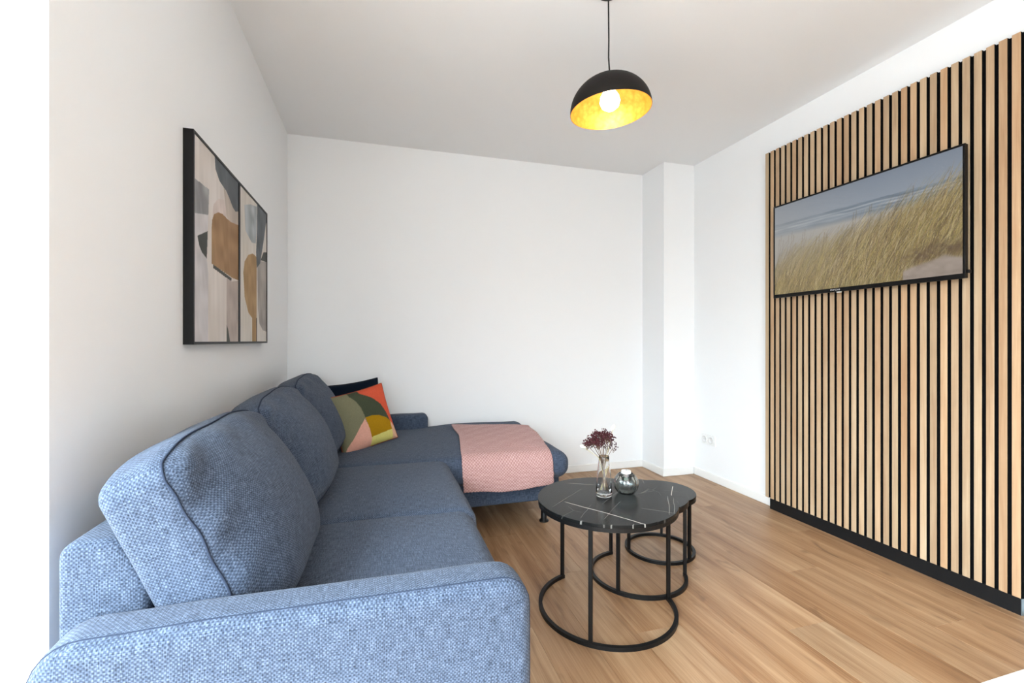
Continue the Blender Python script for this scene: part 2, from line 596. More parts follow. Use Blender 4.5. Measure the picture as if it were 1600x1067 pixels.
# windows (outside the frame to the left, and behind the camera): frame and panes
def pane_mat():
    m = bpy.data.materials.new('window_glass'); m.use_nodes = True
    nt = m.node_tree; nt.nodes.clear()
    o = nt.nodes.new('ShaderNodeOutputMaterial'); mx = nt.nodes.new('ShaderNodeMixShader')
    a = nt.nodes.new('ShaderNodeBsdfTransparent'); g = nt.nodes.new('ShaderNodeBsdfGlossy')
    g.inputs['Roughness'].default_value = 0.0
    a.inputs['Color'].default_value = (0.95, 0.97, 0.97, 1)
    mx.inputs[0].default_value = 0.05
    nt.links.new(a.outputs[0], mx.inputs[1]); nt.links.new(g.outputs[0], mx.inputs[2]); nt.links.new(mx.outputs[0], o.inputs[0])
    return m
M['pane'] = pane_mat()
def window(name, u0, u1, z0, z1, place):
    f, um = 0.06, (u0 + u1) / 2
    bars = [(u0, u0 + f, z0, z1), (u1 - f, u1, z0, z1), (u0 + f, u1 - f, z0, z0 + f), (u0 + f, u1 - f, z1 - f, z1), (um - 0.04, um + 0.04, z0 + f, z1 - f)]
    o = obj(name, boxes('window_frame', [place(a, b, c, d, 0.0, 0.06) for a, b, c, d in bars]), M['trim'], kind='structure')
    for a, b in ((u0 + f, um - 0.04), (um + 0.04, u1 - f)):
        obj('pane', boxes('pane', [place(a, b, z0 + f, z1 - f, 0.028, 0.032)]), M['pane'], o)
window('window_1', WY0, WY1, WZ0, WZ1, lambda a, b, c, d, e, f: (AX - 0.16 + e, AX - 0.16 + f, a, b, c, d))
window('window_2', RX0, RX1, RZ0, RZ1, lambda a, b, c, d, e, f: (a, b, YF - 0.16 + e, YF - 0.16 + f, c, d))

# ================================================================== SOFA
sofa = thing('corner_sofa', 'blue-grey tweed corner sofa with chaise along the white back wall', 'sofa', (-0.1, 2.0, 0))
SO = Vector((-0.1, 2.0, 0))
def spart(name, me, mat=None, parent=None, loc=(0, 0, 0), rot=(0, 0, 0), **kw):
    """parts given in room coordinates, parented to the sofa (or to one of its parts)"""
    if parent is None:
        return obj(name, me, mat or M['sofa'], sofa, Vector(loc) - SO, rot, **kw)
    return obj(name, me, mat or M['sofa'], parent, loc, rot, **kw)

def wob(P, amp, f, seed=0.0):
    out = P.copy()
    for i in range(len(P)):
        v = mnoise.noise_vector(Vector(P[i]) * f + Vector((seed, seed * 1.7, -seed)))
        out[i] += np.array(v) * amp
    return out

# plinth frames under the cushions
spart('base', rbox('base', (0.88, 1.50, 0.14), 0.012, 2, (8, 12, 3)), loc=(-0.125, 1.75, 0.215))
spart('chaise_base', rbox('chaise_base', (1.595, 0.865, 0.14), 0.012, 2, (12, 8, 3)), loc=(0.2325, 2.9325, 0.215))
# backrest frame along the left wall
spart('backrest_frame', slab('backrest_frame', [(-0.556, 0.15, 0.02), (-0.405, 0.15, 0.02), (-0.412, 0.61, 0.05), (-0.455, 0.712, 0.05), (-0.556, 0.712, 0.03)],
                             1.015, 3.37, 0.018), loc=(0, 0, 0))
# near arm and short far arm
ARM = [(-0.537, 0.14, 0.02), (0.306, 0.14, 0.02), (0.306, 0.594, 0.062), (-0.537, 0.597, 0.075)]
arm_fn = lambda P: wob(P, 0.004, 5, 3.0)
arm = spart('armrest', slab('armrest', ARM, 0.886, 0.997, 0.03, k=6, fn=arm_fn))
loop = poly_inset(resample(round_poly(ARM), 0.02), 0.002)
pts = arm_fn(np.array([(p.x, 0.906, p.y) for p in loop]))
spart('piping', tube('piping', pts.tolist(), 0.0014, 6, True), M['piping'], arm)
FAR = [(-0.40, 0.20, 0.02), (0.345, 0.20, 0.02), (0.345, 0.556, 0.04), (-0.40, 0.556, 0.04)]
arm2 = spart('armrest', slab('armrest', FAR, 3.275, 3.385, 0.025, fn=arm_fn))
pts = arm_fn(np.array([(p.x, 3.293, p.y) for p in poly_inset(resample(round_poly(FAR), 0.02), 0.002)]))
spart('piping', tube('piping', pts.tolist(), 0.0022, 6, True), M['piping'], arm2)

def seat(name, x0, x1, y0, y1, z0, z1, r, puff, seed, m=(22, 20, 4), back=0.0):
    hx, hy = (x1 - x0) / 2, (y1 - y0) / 2
    def fn(P):
        u = np.clip(P[:, 0] / hx, -1, 1); v = np.clip(P[:, 1] / hy, -1, 1)
        Q = P.copy()
        top = P[:, 2] > 0
        Q[:, 2] += np.where(top, puff * (1 - np.abs(u) ** 3) * (1 - np.abs(v) ** 3), 0)
        Q[:, 2] += np.where(top, back * np.clip((v - 0.45) / 0.4, 0, 1) * np.clip((u + 0.1) / 0.4, 0, 1), 0)
        e = 1 - np.clip(np.abs(P[:, 2]) / ((z1 - z0) / 2), 0, 1) ** 2
        Q[:, 0] += np.where(P[:, 0] > 0, 0.012, 0) * e
        Q[:, 1] += np.sign(P[:, 1]) * 0.004 * e * (np.abs(v) > 0.9)
        return wob(Q, 0.0035, 6, seed)
    me = rbox(name, (x1 - x0, y1 - y0, z1 - z0), r, 6, m, fn)
    o = spart(name, me, loc=((x0 + x1) / 2, (y0 + y1) / 2, (z0 + z1) / 2))
    return o

seat('seat_cushion', -0.43, 0.334, 0.998, 1.712, 0.285, 0.447, 0.05, 0.018, 1.0)
seat('seat_cushion', -0.43, 0.354, 1.674, 2.432, 0.285, 0.447, 0.05, 0.018, 2.0)
chaise = seat('chaise_cushion', -0.43, 1.055, 2.415, 3.385, 0.285, 0.440, 0.06, 0.026, 4.0, (40, 24, 4), 0.024)

def back_cushion(y0, y1, seed, dz=0.0, bulge=0.095, lean=23.5):
    L, T, Hh = y1 - y0, 0.135, 0.425
    r = 0.036
    def fn(P):
        v = np.clip(P[:, 1] / (L / 2), -1, 1); z = np.clip(P[:, 2] / (Hh / 2), -1, 1)
        Q = P.copy()
        fr = np.clip((P[:, 0] + T / 2) / T, 0, 1)
        zz = z + 0.25
        Q[:, 0] += fr * bulge * (1 - np.abs(v) ** 2.6) * np.clip(1 - np.abs(zz / 1.25) ** 2.4, 0, 1)
        Q[:, 0] += (1 - fr) * 0.02 * (1 - v ** 2) * (1 - z ** 2)
        Q[:, 2] += 0.018 * (1 - v ** 2) * np.clip(z, 0, 1) - 0.030 * np.abs(v) ** 5 * np.clip(z, 0, 1)
        # creases running in from the seams
        cre = np.exp(-((np.abs(v) - 0.88) / 0.10) ** 2) * fr
        Q[:, 0] += 0.006 * cre * np.sin(P[:, 2] * 55 + seed * 9 + 3 * np.abs(v))
        cre2 = np.exp(-((z - 0.82) / 0.12) ** 2) * fr
        Q[:, 0] += 0.006 * cre2 * np.sin(P[:, 1] * 34 + seed * 5)
        return wob(Q, 0.007, 5.0, seed)
    me = rbox('back_cushion', (T, L, Hh), r, 6, (4, 30, 20), fn)
    o = spart('back_cushion', me, loc=(-0.366, (y0 + y1) / 2, 0.650 + dz), rot=(0, R(-lean), 0))
    ins = 0.0075
    hy, hz = L / 2 - ins, Hh / 2 - ins
    lp = resample(round_poly([(-hy, -hz, 0.03), (hy, -hz, 0.03), (hy, hz, 0.03), (-hy, hz, 0.03)]), 0.015)
    P = fn(np.array([(T / 2 - 0.012, p.x, p.y) for p in lp]))
    spart('piping', tube('piping', P.tolist(), 0.0025, 6, True), M['piping'], o)
    return o

back_cushion(0.992, 1.690, 1.0)
back_cushion(1.696, 2.412, 2.3, 0.002)
back_cushion(2.420, 3.220, 5.1, 0.006, 0.085)

lg_prof = [(0, 0), (0.028, 0), (0.029, 0.004), (0.027, 0.008), (0.017, 0.010), (0.018, 0.07), (0.021, 0.118), (0.024, 0.124), (0.024, 0.146), (0, 0.146)]
lm = lathe('leg', lg_prof, 24)
for (lx, ly) in ((0.955, 2.56), (0.955, 3.32), (0.27, 1.06), (-0.52, 1.06), (-0.52, 3.32), (0.27, 2.3)):
    spart('leg', lm, M['black_metal'], loc=(lx, ly, 0))

# ================================================================== CUSHIONS AND THROW
def pillow(name, Sz, thick, label, mat, centre, yaw, pitch, roll, colour=None, n=90, pinch=0.07, seed=0.0):
    g = np.linspace(-1, 1, n)
    V, F, st = [], [], []
    sides = []
    for side in (-1, 1):
        idm = np.empty((n, n), int)
        for i, a in enumerate(g):
            for j, b in enumerate(g):
                if side == 1 and (i in (0, n - 1) or j in (0, n - 1)):
                    idm[i, j] = sides[0][i, j]; continue
                x = a * (1 - pinch * (1 - b * b)) * Sz / 2
                z = b * (1 - pinch * (1 - a * a)) * Sz / 2
                h = thick / 2 * (max(0, (1 - a ** 4) * (1 - b ** 4))) ** 0.55
                h += 0.006 * mnoise.noise(Vector((a * 2.3 + seed, b * 2.3, side))) * (1 - a ** 4) * (1 - b ** 4)
                idm[i, j] = len(V); V.append((x, side * h, z)); st.append(((a + 1) / 2, (b + 1) / 2, side))
        sides.append(idm)
        for i in range(n - 1):
            for j in range(n - 1):
                q = (idm[i, j], idm[i + 1, j], idm[i + 1, j + 1], idm[i, j + 1])
                F.append(q if side == -1 else q[::-1])
    me = mesh(name, V, F, True, True)
    if colour is not None:
        set_cols(me, colour(np.array(st)))
    M3 = Matrix.Rotation(yaw, 4, 'Z') @ Matrix.Rotation(pitch, 4, 'X') @ Matrix.Rotation(roll, 4, 'Y')
    root = thing(name, label, 'cushion', centre, M3.to_euler())
    obj('cover', me, mat, root)
    loop = [(x, 0, z) for x, z in
            [(a * Sz / 2, -(1 - pinch * (1 - a * a)) * Sz / 2) for a in np.linspace(-1, 1, 40)[:-1]] +
            [((1 - pinch * (1 - b * b)) * Sz / 2, b * Sz / 2) for b in np.linspace(-1, 1, 40)[:-1]] +
            [(a * Sz / 2, (1 - pinch * (1 - a * a)) * Sz / 2) for a in np.linspace(1, -1, 40)[:-1]] +
            [(-(1 - pinch * (1 - b * b)) * Sz / 2, b * Sz / 2) for b in np.linspace(1, -1, 40)[:-1]]]
    return root, loop

PIL = [((118, 116, 92), None),
       ((66, 72, 56), [(0.333, 1.1), (0.514, 1.1), (0.514, 0.95), (0.683, 0.82), (0.824, 0.661), (0.889, 0.493), (0.917, 0.325), (0.828, 0.426), (0.694, 0.493), (0.472, 0.516), (0.45, 0.705), (0.402, 0.832), (0.333, 0.93)]),
       ((200, 84, 58), [(0.514, 0.95), (0.514, 1.1), (1.1, 1.1), (1.1, 0.2), (0.966, 0.222), (0.917, 0.325), (0.889, 0.493), (0.824, 0.661), (0.683, 0.82)]),
       ((158, 118, 14), [(0.472, 0.516), (0.59, 0.519), (0.729, 0.481), (0.86, 0.4), (0.917, 0.325), (0.91, 0.177), (0.496, 0.154), (0.487, 0.361)]),
       ((206, 196, 112), [(0.496, 0.154), (0.91, 0.177), (0.874, -0.1), (0.436, -0.1)]),
       ((212, 158, 140), [(0.459, 0.503), (0.487, 0.361), (0.496, 0.154), (0.436, -0.1), (-0.1, -0.1), (0.0, 0.0), (0.058, 0.115)]),
       ((214, 170, 140), [(0.917, 0.325), (0.976, 0.219), (1.1, 0.22), (1.1, -0.1), (0.874, -0.1), (0.91, 0.177)])]
def pil_col(st):
    s, t, side = st.T
    out = np.tile(lin((150, 72, 46)), (len(s), 1))
    f = side < 0
    out[f] = lin(PIL[0][0])
    for c, p in PIL[1:]:
        out[f & in_poly(s, t, p)] = lin(c)
    out *= (0.92 + 0.16 * np.random.default_rng(3).random(len(s)))[:, None]
    return out
M['pillow_print'] = attr_mat('colour_block_linen', 0.9, 0, 0.15, 700.0)
M['rust'] = plain('rust_piping', srgb(142, 66, 40), 0.9)
p1, lp1 = pillow('patterned_cushion', 0.345, 0.105, 'square cushion in blocks of sage, green, orange, mustard and pink on the chaise corner', M['pillow_print'],
            (-0.080, 2.80, 0.622), 0.44, -0.241, -0.2, pil_col, n=130, pinch=0.045)
obj('piping', tube('piping', lp1, 0.003, 6, True), M['rust'], p1)
p2, lp2 = pillow('navy_cushion', 0.36, 0.13, 'plain navy blue cushion tucked behind the patterned one', M['navy'],
            (-0.135, 3.06, 0.640), 0.40, -0.20, -0.10, None, n=50, pinch=0.06, seed=4.0)
obj('piping', tube('piping', lp2, 0.003, 6, True), M['navy'], p2)

# knitted throw folded over the front edge of the chaise
def throw():
    nu, nv = 110, 190
    path = [(3.235, 0.470), (3.16, 0.474), (3.05, 0.475), (2.90, 0.474), (2.75, 0.471), (2.62, 0.466), (2.53, 0.458), (2.475, 0.444),
            (2.435, 0.415), (2.418, 0.38), (2.412, 0.34), (2.412, 0.30), (2.418, 0.262)]
    P = np.array(path); d = np.r_[0, np.cumsum(np.hypot(*np.diff(P, axis=0).T))]; d /= d[-1]
    tt = np.linspace(0, 1, nv)
    py, pz = np.interp(tt, d, P[:, 0]), np.interp(tt, d, P[:, 1])
    k = np.ones(7) / 7
    py = np.r_[py[:3], np.convolve(py, k, 'valid'), py[-3:]]; pz = np.r_[pz[:3], np.convolve(pz, k, 'valid'), pz[-3:]]
    left = np.interp(tt, [0, 0.35, 0.62, 0.72, 0.85, 1], [0.505, 0.50, 0.462, 0.447, 0.432, 0.440])
    right = np.interp(tt, [0, 0.12, 0.4, 0.66, 0.8, 1], [1.030, 1.030, 1.010, 0.970, 0.950, 0.952])
    V, F = [], []
    for j in range(nv):
        for i in range(nu):
            u = i / (nu - 1)
            x = left[j] * (1 - u) + right[j] * u
            y = py[j]; z = pz[j]
            back = max(0, 1 - tt[j] / 0.2)
            y -= back * 0.13 * u                                    # far edge lies askew
            hang = max(0, (tt[j] - 0.70) / 0.30)
            y -= hang * (0.006 + 0.010 * (0.5 + 0.5 * math.sin(u * 9 + 0.6)))
            z += 0.010 * math.sin(u * 7.0 + 1.2) * hang + 0.004 * mnoise.noise(Vector((u * 5, tt[j] * 6, 0.3)))
            sag = min(1, max(0, (u - 0.86) / 0.14)) + min(1, max(0, (0.10 - u) / 0.10))
            z -= 0.010 * sag * (1 - hang)
            # rows of knitted stitches
            st = 0.0016 * math.sin(tt[j] * 2 * math.pi * 46) * math.sin(u * 2 * math.pi * 27 + (int(tt[j] * 46) % 2) * math.pi)
            if hang > 0.2: y -= st
            else: z += st
            V.append((x, y, z))
    for j in range(nv - 1):
        for i in range(nu - 1):
            a = j * nu + i
            F.append((a, a + nu, a + nu + 1, a + 1))
    # let it rest on the cushion: push every point that dips below the surface back out
    off = chaise.location + SO
    bvh = BVHTree.FromPolygons([v.co + off for v in chaise.data.vertices], [tuple(p.vertices) for p in chaise.data.polygons])
    for i, p in enumerate(V):
        p = Vector(p); loc, nrm, _, _ = bvh.find_nearest(p)
        if (p - loc).dot(nrm) < 0.003: V[i] = tuple(loc + nrm * 0.003)
    me = mesh('throw_blanket', V, F, True)
    ul = me.uv_layers.new(name='UVMap')
    lv = np.empty(len(me.loops), np.int32); me.loops.foreach_get('vertex_index', lv)
    ul.data.foreach_set('uv', np.stack([(lv % nu) / (nu - 1) * 0.52, (lv // nu) / (nv - 1) * 1.05], 1).ravel())
    return me
M['throw'] = fabric('pink_knit', srgb(134, 92, 90), srgb(186, 146, 142), srgb(222, 192, 188), 0.017, 0.5)
th = obj('throw_blanket', throw(), M['throw'], label='dusty pink knitted throw draped over the chaise edge', cat='blanket')
sm = th.modifiers.new('thickness', 'SOLIDIFY'); sm.thickness = 0.010; sm.offset = 1.0

# ================================================================== SLAT PANEL
SX = 2.42
PY0, PY1 = 1.147, 2.374
panel = thing('slat_panel', 'oak slat wall panel on black felt with a black plinth', 'wall panel', (XR, PY0, 0))
PO = Vector((XR, PY0, 0))
def ppart(name, bl, mat, parent=panel, bevel=0.0):
    return obj(name, fix_normals(boxes(name, [(a - PO.x, b - PO.x, c - PO.y, d - PO.y, e, f) for a, b, c, d, e, f in bl], bevel)), mat, parent)
ppart('felt_backing', [(SX + 0.012, SX + 0.022, PY0 - 0.013, PY1, 0.066, 2.291)], M['felt'])
ppart('batten_frame', [(SX + 0.022, XR - 0.0125, PY0 - 0.013, PY0 + 0.05, 0.066, 2.285), (SX + 0.022, XR - 0.0125, PY1 - 0.06, PY1 - 0.02, 0.066, 2.285),
                       (SX + 0.022, XR - 0.0125, 1.74, 1.79, 0.066, 2.285)], M['felt'])
pln = ppart('plinth', [(SX + 0.001, XR - 0.0125, PY0, PY1 - 0.036, 0.0, 0.066)], M['plinth_black'])
ec = ppart('end_cap', [(SX + 0.002, XR - 0.0125, PY0 - 0.002, PY0, 0.0, 0.066)], M['alu'], pln)
ec['label'] = 'grey metal end cap'
slm = fix_normals(mesh('slat', *bevel_box(0, 0.012, 0, 0.0265, 0, 2.226, 0.0006), smooth=False))
slm.materials.append(M['slat']); slm.materials.append(M['felt'])
for p in slm.polygons:
    p.material_index = 0 if p.normal.x < -0.5 else 1
for i in range(31):
    obj('slat', slm, None, panel, (SX - XR, i * 0.04, 0.067))

# ================================================================== TELEVISION
TX = 2.362                                  # front of the set
TY0, TY1, TZ0, TZ1 = 1.292, 2.256, 1.342, 1.909
tv = thing('television', 'black flat television showing dune grass by the sea', 'television', (SX, (TY0 + TY1) / 2, TZ0))
TO = Vector((SX, (TY0 + TY1) / 2, TZ0))
def tpart(name, me, mat, parent=tv, loc=None):
    return obj(name, me, mat, parent, (Vector(loc) - TO) if loc is not None else None)
def tboxes(name, bl, bevel=0.0):
    return fix_normals(boxes(name, [(a - TO.x, b - TO.x, c - TO.y, d - TO.y, e - TO.z, f - TO.z) for a, b, c, d, e, f in bl], bevel))
tpart('housing', tboxes('housing', [(TX + 0.004, TX + 0.022, TY0 + 0.001, TY1 - 0.001, TZ0 + 0.001, TZ1 - 0.001),
                                    (TX + 0.022, TX + 0.042, TY0 + 0.12, TY1 - 0.12, TZ0 + 0.03, TZ0 + 0.34)], 0.002), M['black_plastic'])
be, bo = 0.009, 0.021
tpart('bezel', tboxes('bezel', [(TX, TX + 0.008, TY0, TY1, TZ0, TZ0 + bo), (TX, TX + 0.008, TY0, TY1, TZ1 - be, TZ1),
                                (TX, TX + 0.008, TY0, TY0 + be, TZ0 + bo, TZ1 - be), (TX, TX + 0.008, TY1 - be, TY1, TZ0 + bo, TZ1 - be)], 0.001), M['black_plastic'])
tpart('wall_bracket', tboxes('wall_bracket', [(TX + 0.042, SX, 1.62, 1.93, 1.45, 1.62)]), M['black_metal'])
tpart('sensor', tboxes('sensor', [(TX + 0.003, TX + 0.014, 1.832, 1.852, TZ0 - 0.005, TZ0 + 0.001)], 0.001), M['socket_dark'])
tpart('side_button', tboxes('side_button', [(TX + 0.012, TX + 0.03, TY0 - 0.006, TY0 + 0.002, TZ0 + 0.022, TZ0 + 0.036)], 0.001), M['black_plastic'])

def screen_colours(s, t):
    """beach picture: s 0..1 left to right, t 0..1 bottom to top, on a (nt, ns) grid"""
    ns, ntt = s.shape[1], s.shape[0]
    img = np.zeros(s.shape + (3,))
    sky_top, sky_lo = np.array((126, 136, 150.)), np.array((146, 155, 166.))
    k = np.clip((1 - t) / 0.25, 0, 1)[..., None]
    img[:] = sky_top * (1 - k) + sky_lo * k
    hz = 0.800 - 0.030 * s
    sea = t < hz
    nz = vnoise(s, t, 10, 60, 1)
    seac = np.array((120, 132, 144.)) + (nz[..., None] - 0.5) * 26
    img[sea] = seac[sea]
    for c, wd, a, sd in ((0.765, 0.007, 0.75, 2), (0.738, 0.010, 0.9, 3), (0.708, 0.009, 0.6, 4)):
        line = c - 0.03 * s + 0.012 * (vnoise(s, t * 0, 8, 2, sd) - 0.5)
        m = np.exp(-((t - line) / wd) ** 2) * a * (0.35 + 0.9 * vnoise(s, t, 14, 5, sd + 5))
        m = np.clip(m, 0, 1)[..., None]
        img[:] = img * (1 - m) + np.array((178, 183, 188.)) * m
    b0 = 0.70 - 0.03 * s
    beach = np.clip((b0 - t) / 0.06, 0, 1)[..., None]
    bc = np.array((170, 168, 165.)) * np.ones_like(img) - np.clip((b0 - t) / 0.5, 0, 1)[..., None] * np.array((10, 16, 28.))
    img[:] = img * (1 - beach) + bc * beach
    top = np.interp(s, [0, 0.15, 0.35, 0.45, 0.6, 0.75, 0.9, 1], [0.36, 0.38, 0.40, 0.44, 0.52, 0.62, 0.68, 0.71])
    base = np.clip((top - t) / 0.16, 0, 1)[..., None]
    gn = vnoise(s + 0.15 * t, t, 70, 9, 9)[..., None]; gb = vnoise(s, t, 7, 6, 8)[..., None]
    gc = np.array((134, 122, 78.)) + (gn - 0.5) * np.array((60, 56, 44.)) + (gb - 0.5) * np.array((34, 30, 26.))
    img[:] = img * (1 - base) + gc * base
    # single blades
    r = np.random.default_rng(5)
    pal = np.array([(170, 150, 88), (146, 130, 70), (190, 172, 122), (116, 98, 62), (94, 76, 54), (200, 184, 146), (126, 110, 74), (156, 128, 92)], float)
    for _ in range(5200):
        bs = r.random(); tp = np.interp(bs, [0, 0.15, 0.35, 0.45, 0.6, 0.75, 0.9, 1], [0.36, 0.38, 0.40, 0.44, 0.52, 0.62, 0.68, 0.71])
        bt = r.random() * (tp - 0.02) - 0.06
        ln = 0.10 + 0.24 * r.random()
        lean_ = (0.10 + 0.42 * r.random()) * ln
        n_ = int(ln * ntt * 1.3) + 2
        q = np.linspace(0, 1, n_)
        xs = ((bs + lean_ * q ** 1.6) * (ns - 1)).astype(int); ys = ((bt + ln * q) * (ntt - 1)).astype(int)
        ok = (xs >= 0) & (xs < ns) & (ys >= 0) & (ys < ntt)
        c = pal[r.integers(len(pal))] * (0.85 + 0.25 * r.random())
        al = (0.42 + 0.5 * r.random()) * (1 - 0.5 * q[ok])[:, None]
        img[ys[ok], xs[ok]] = img[ys[ok], xs[ok]] * (1 - al) + c * al
    # seed heads standing above the grass
    for hs_, ht in [(0.02, 0.62), (0.035, 0.66), (0.05, 0.60), (0.09, 0.64), (0.115, 0.67), (0.125, 0.63), (0.19, 0.63), (0.205, 0.66), (0.28, 0.55), (0.30, 0.57),
                    (0.33, 0.58), (0.345, 0.56), (0.50, 0.70), (0.515, 0.71), (0.585, 0.72), (0.595, 0.735), (0.64, 0.64), (0.68, 0.62), (0.74, 0.65), (0.79, 0.79)]:
        for q in np.linspace(0, 1, 60):
            xx = hs_ + 0.018 * q; yy = ht - 0.22 + 0.22 * q + (0.05 * (q - 0.8) if q > .8 else 0)
            i, j = int(yy * (ntt - 1)), int(xx * (ns - 1))
            if 0 <= i < ntt and 1 <= j < ns - 1:
                wd = 1 if q > 0.72 else 0
                img[i, j - wd:j + 1] = img[i, j - wd:j + 1] * 0.45 + np.array((112, 94, 74.)) * 0.55
    hz_ = (np.clip((0.62 - s) / 0.62, 0, 1) * np.clip((t - 0.12) / 0.3, 0, 1) * 0.42)[..., None]      # pale haze and room reflection painted over the left of the picture
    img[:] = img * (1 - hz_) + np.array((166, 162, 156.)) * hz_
    # bare sand low on the right with brown roots above it
    sand = np.clip((0.165 + 0.05 * vnoise(s, t, 9, 3, 21) - 0.10 * np.abs(s - 0.93) / 0.15 - t) / 0.03, 0, 1) * (s > 0.76)
    root = np.exp(-((t - 0.20 - 0.1 * (s - 0.85)) / 0.07) ** 2) * np.clip((s - 0.70) / 0.12, 0, 1) * (0.3 + 0.7 * vnoise(s, t, 60, 40, 30))
    img[:] = img * (1 - 0.75 * root[..., None]) + np.array((92, 72, 54.)) * 0.75 * root[..., None]
    img[:] = img * (1 - sand[..., None]) + (np.array((158, 144, 132.)) + (vnoise(s, t, 40, 40, 31)[..., None] - 0.5) * 20) * sand[..., None]
    return lin(np.clip(img, 0, 255))

ns, nst = 440, 250
gs, gt = np.meshgrid(np.linspace(0, 1, ns), np.linspace(0, 1, nst))
ycoord = (TY1 - be) - gs * (TY1 - TY0 - 2 * be) - TO.y
zcoord = (TZ0 + bo) + gt * (TZ1 - TZ0 - be - bo) - TO.z
V = np.stack([np.full(gs.size, TX + 0.003 - TO.x), ycoord.ravel(), zcoord.ravel()], 1)
ii, jj = np.meshgrid(np.arange(nst - 1), np.arange(ns - 1), indexing='ij')
a = (ii * ns + jj).ravel()
F = np.stack([a, a + 1, a + ns + 1, a + ns], 1)
sme = mesh('screen', V.tolist(), F.tolist(), False)
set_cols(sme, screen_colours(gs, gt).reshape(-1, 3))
def screen_mat():
    m, nt, b = new_mat('lit_screen')
    a = N(nt, 'ShaderNodeAttribute'); a.attribute_name = 'Col'
    b.inputs['Base Color'].default_value = (0.008, 0.008, 0.009, 1)
    b.inputs['Roughness'].default_value = 0.16
    nt.links.new(a.outputs['Color'], b.inputs['Emission Color'])
    b.inputs['Emission Strength'].default_value = 0.225
    return m
M['screen'] = screen_mat()
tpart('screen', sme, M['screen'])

def text_mesh(txt, size, depth=0.0004):
    cu = bpy.data.curves.new('lettering', 'FONT')
    cu.body = txt; cu.size = size; cu.extrude = depth; cu.align_x = 'CENTER'; cu.align_y = 'CENTER'; cu.space_character = 1.1
    o = bpy.data.objects.new('lettering_tmp', cu); C.objects.link(o)
    dg = bpy.context.evaluated_depsgraph_get(); dg.update()
    me = bpy.data.meshes.new_from_object(o.evaluated_get(dg))
    bpy.data.objects.remove(o, do_unlink=True)
    return me
M['logo'] = plain('silver_lettering', srgb(205, 205, 208), 0.4)
lg = tpart('lettering', text_mesh('DYON', 0.0115), M['logo'])
lg.location = Vector((TX - 0.0004, 1.857, TZ0 + 0.0105)) - TO
lg.rotation_euler = Matrix(((0, 0, -1), (-1, 0, 0), (0, 1, 0))).to_euler()
lg.scale = (1.5, 1, 1)

# ================================================================== PICTURES
ART1 = [((150, 150, 152), [(0.019, 0.787), (0.285, 0.794), (0.272, 0.659), (0.104, 0.617), (0.019, 0.617)]),
        ((202, 198, 200), [(0, 0.617), (0.272, 0.659), (0.254, 0.566), (0.065, 0.518), (0.144, 0.448), (0.241, 0.427), (0.272, 0.35), (0.263, 0), (0, 0)]),
        ((212, 198, 192), [(0.349, 0.653), (0.377, 0.736), (0.484, 0.789), (0.625, 0.813), (0.691, 0.731)]),
        ((188, 176, 165), [(0.603, 0.885), (0.754, 0.849), (0.844, 0.815), (1.01, 0.823), (1.01, 0.728), (0.784, 0.712), (0.68, 0.729)]),
        ((86, 92, 98), [(0.396, 1.02), (1.01, 1.02), (1.01, 0.823), (0.92, 0.803), (0.844, 0.815), (0.754, 0.849), (0.669, 0.875), (0.509, 0.894), (0.42, 0.937)]),
        ((58, 60, 56), [(0.372, 0.414), (0.813, 0.381), (0.801, 0.361), (0.372, 0.394)]),
        ((156, 120, 80), [(0.335, 0.592), (0.349, 0.647), (0.386, 0.684), (0.484, 0.715), (0.587, 0.724), (0.68, 0.719), (0.784, 0.716), (1.01, 0.735), (1.01, 0.385), (0.844, 0.384), (0.335, 0.415)]),
        ((54, 56, 52), [(0.065, 0.518), (0.259, 0.573), (0.241, 0.427), (0.144, 0.448), (0.096, 0.474)]),
        ((176, 162, 154), [(0.68, 0.372), (0.813, 0.362), (1.01, 0.385), (1.01, 0), (0.772, 0), (0.725, 0.068), (0.68, 0.1)]),
        ((66, 70, 62), [(0.68, 0.1), (0.725, 0.068), (0.772, 0), (0.68, 0)])]
ART2 = [((166, 172, 175), [(0.146, 0.902), (0.357, 0.949), (0.589, 0.98), (0.58, 0.808), (0.546, 0.706), (0.396, 0.691), (0.182, 0.739)]),
        ((64, 66, 62), [(0.743, 0.61), (0.868, 0.686), (1.01, 0.705), (1.01, 0.626)]),
        ((160, 153, 147), [(0.616, 0.553), (0.743, 0.602), (1.01, 0.626), (1.01, 0.077), (0.838, 0.084), (0.697, 0.131), (0.633, 0.244)]),
        ((166, 132, 84), [(0.111, 0.451), (0.154, 0.529), (0.279, 0.59), (0.437, 0.619), (0.58, 0.614), (0.58, 0), (0.412, 0), (0.412, 0.164), (0.279, 0.197), (0.154, 0.294)]),
        ((84, 91, 97), [(0.607, 1.02), (0.989, 1.02), (1.01, 0.95), (0.968, 0.91), (0.858, 0.753), (0.724, 0.583), (0.589, 0.534), (0.563, 0.644), (0.598, 0.811)]),
        ((84, 62, 44), [(0.563, 0.169), (0.598, 0.17), (0.598, 0), (0.563, 0)])]
M['print'] = attr_mat('painted_print', 0.55, 0, 0.3)
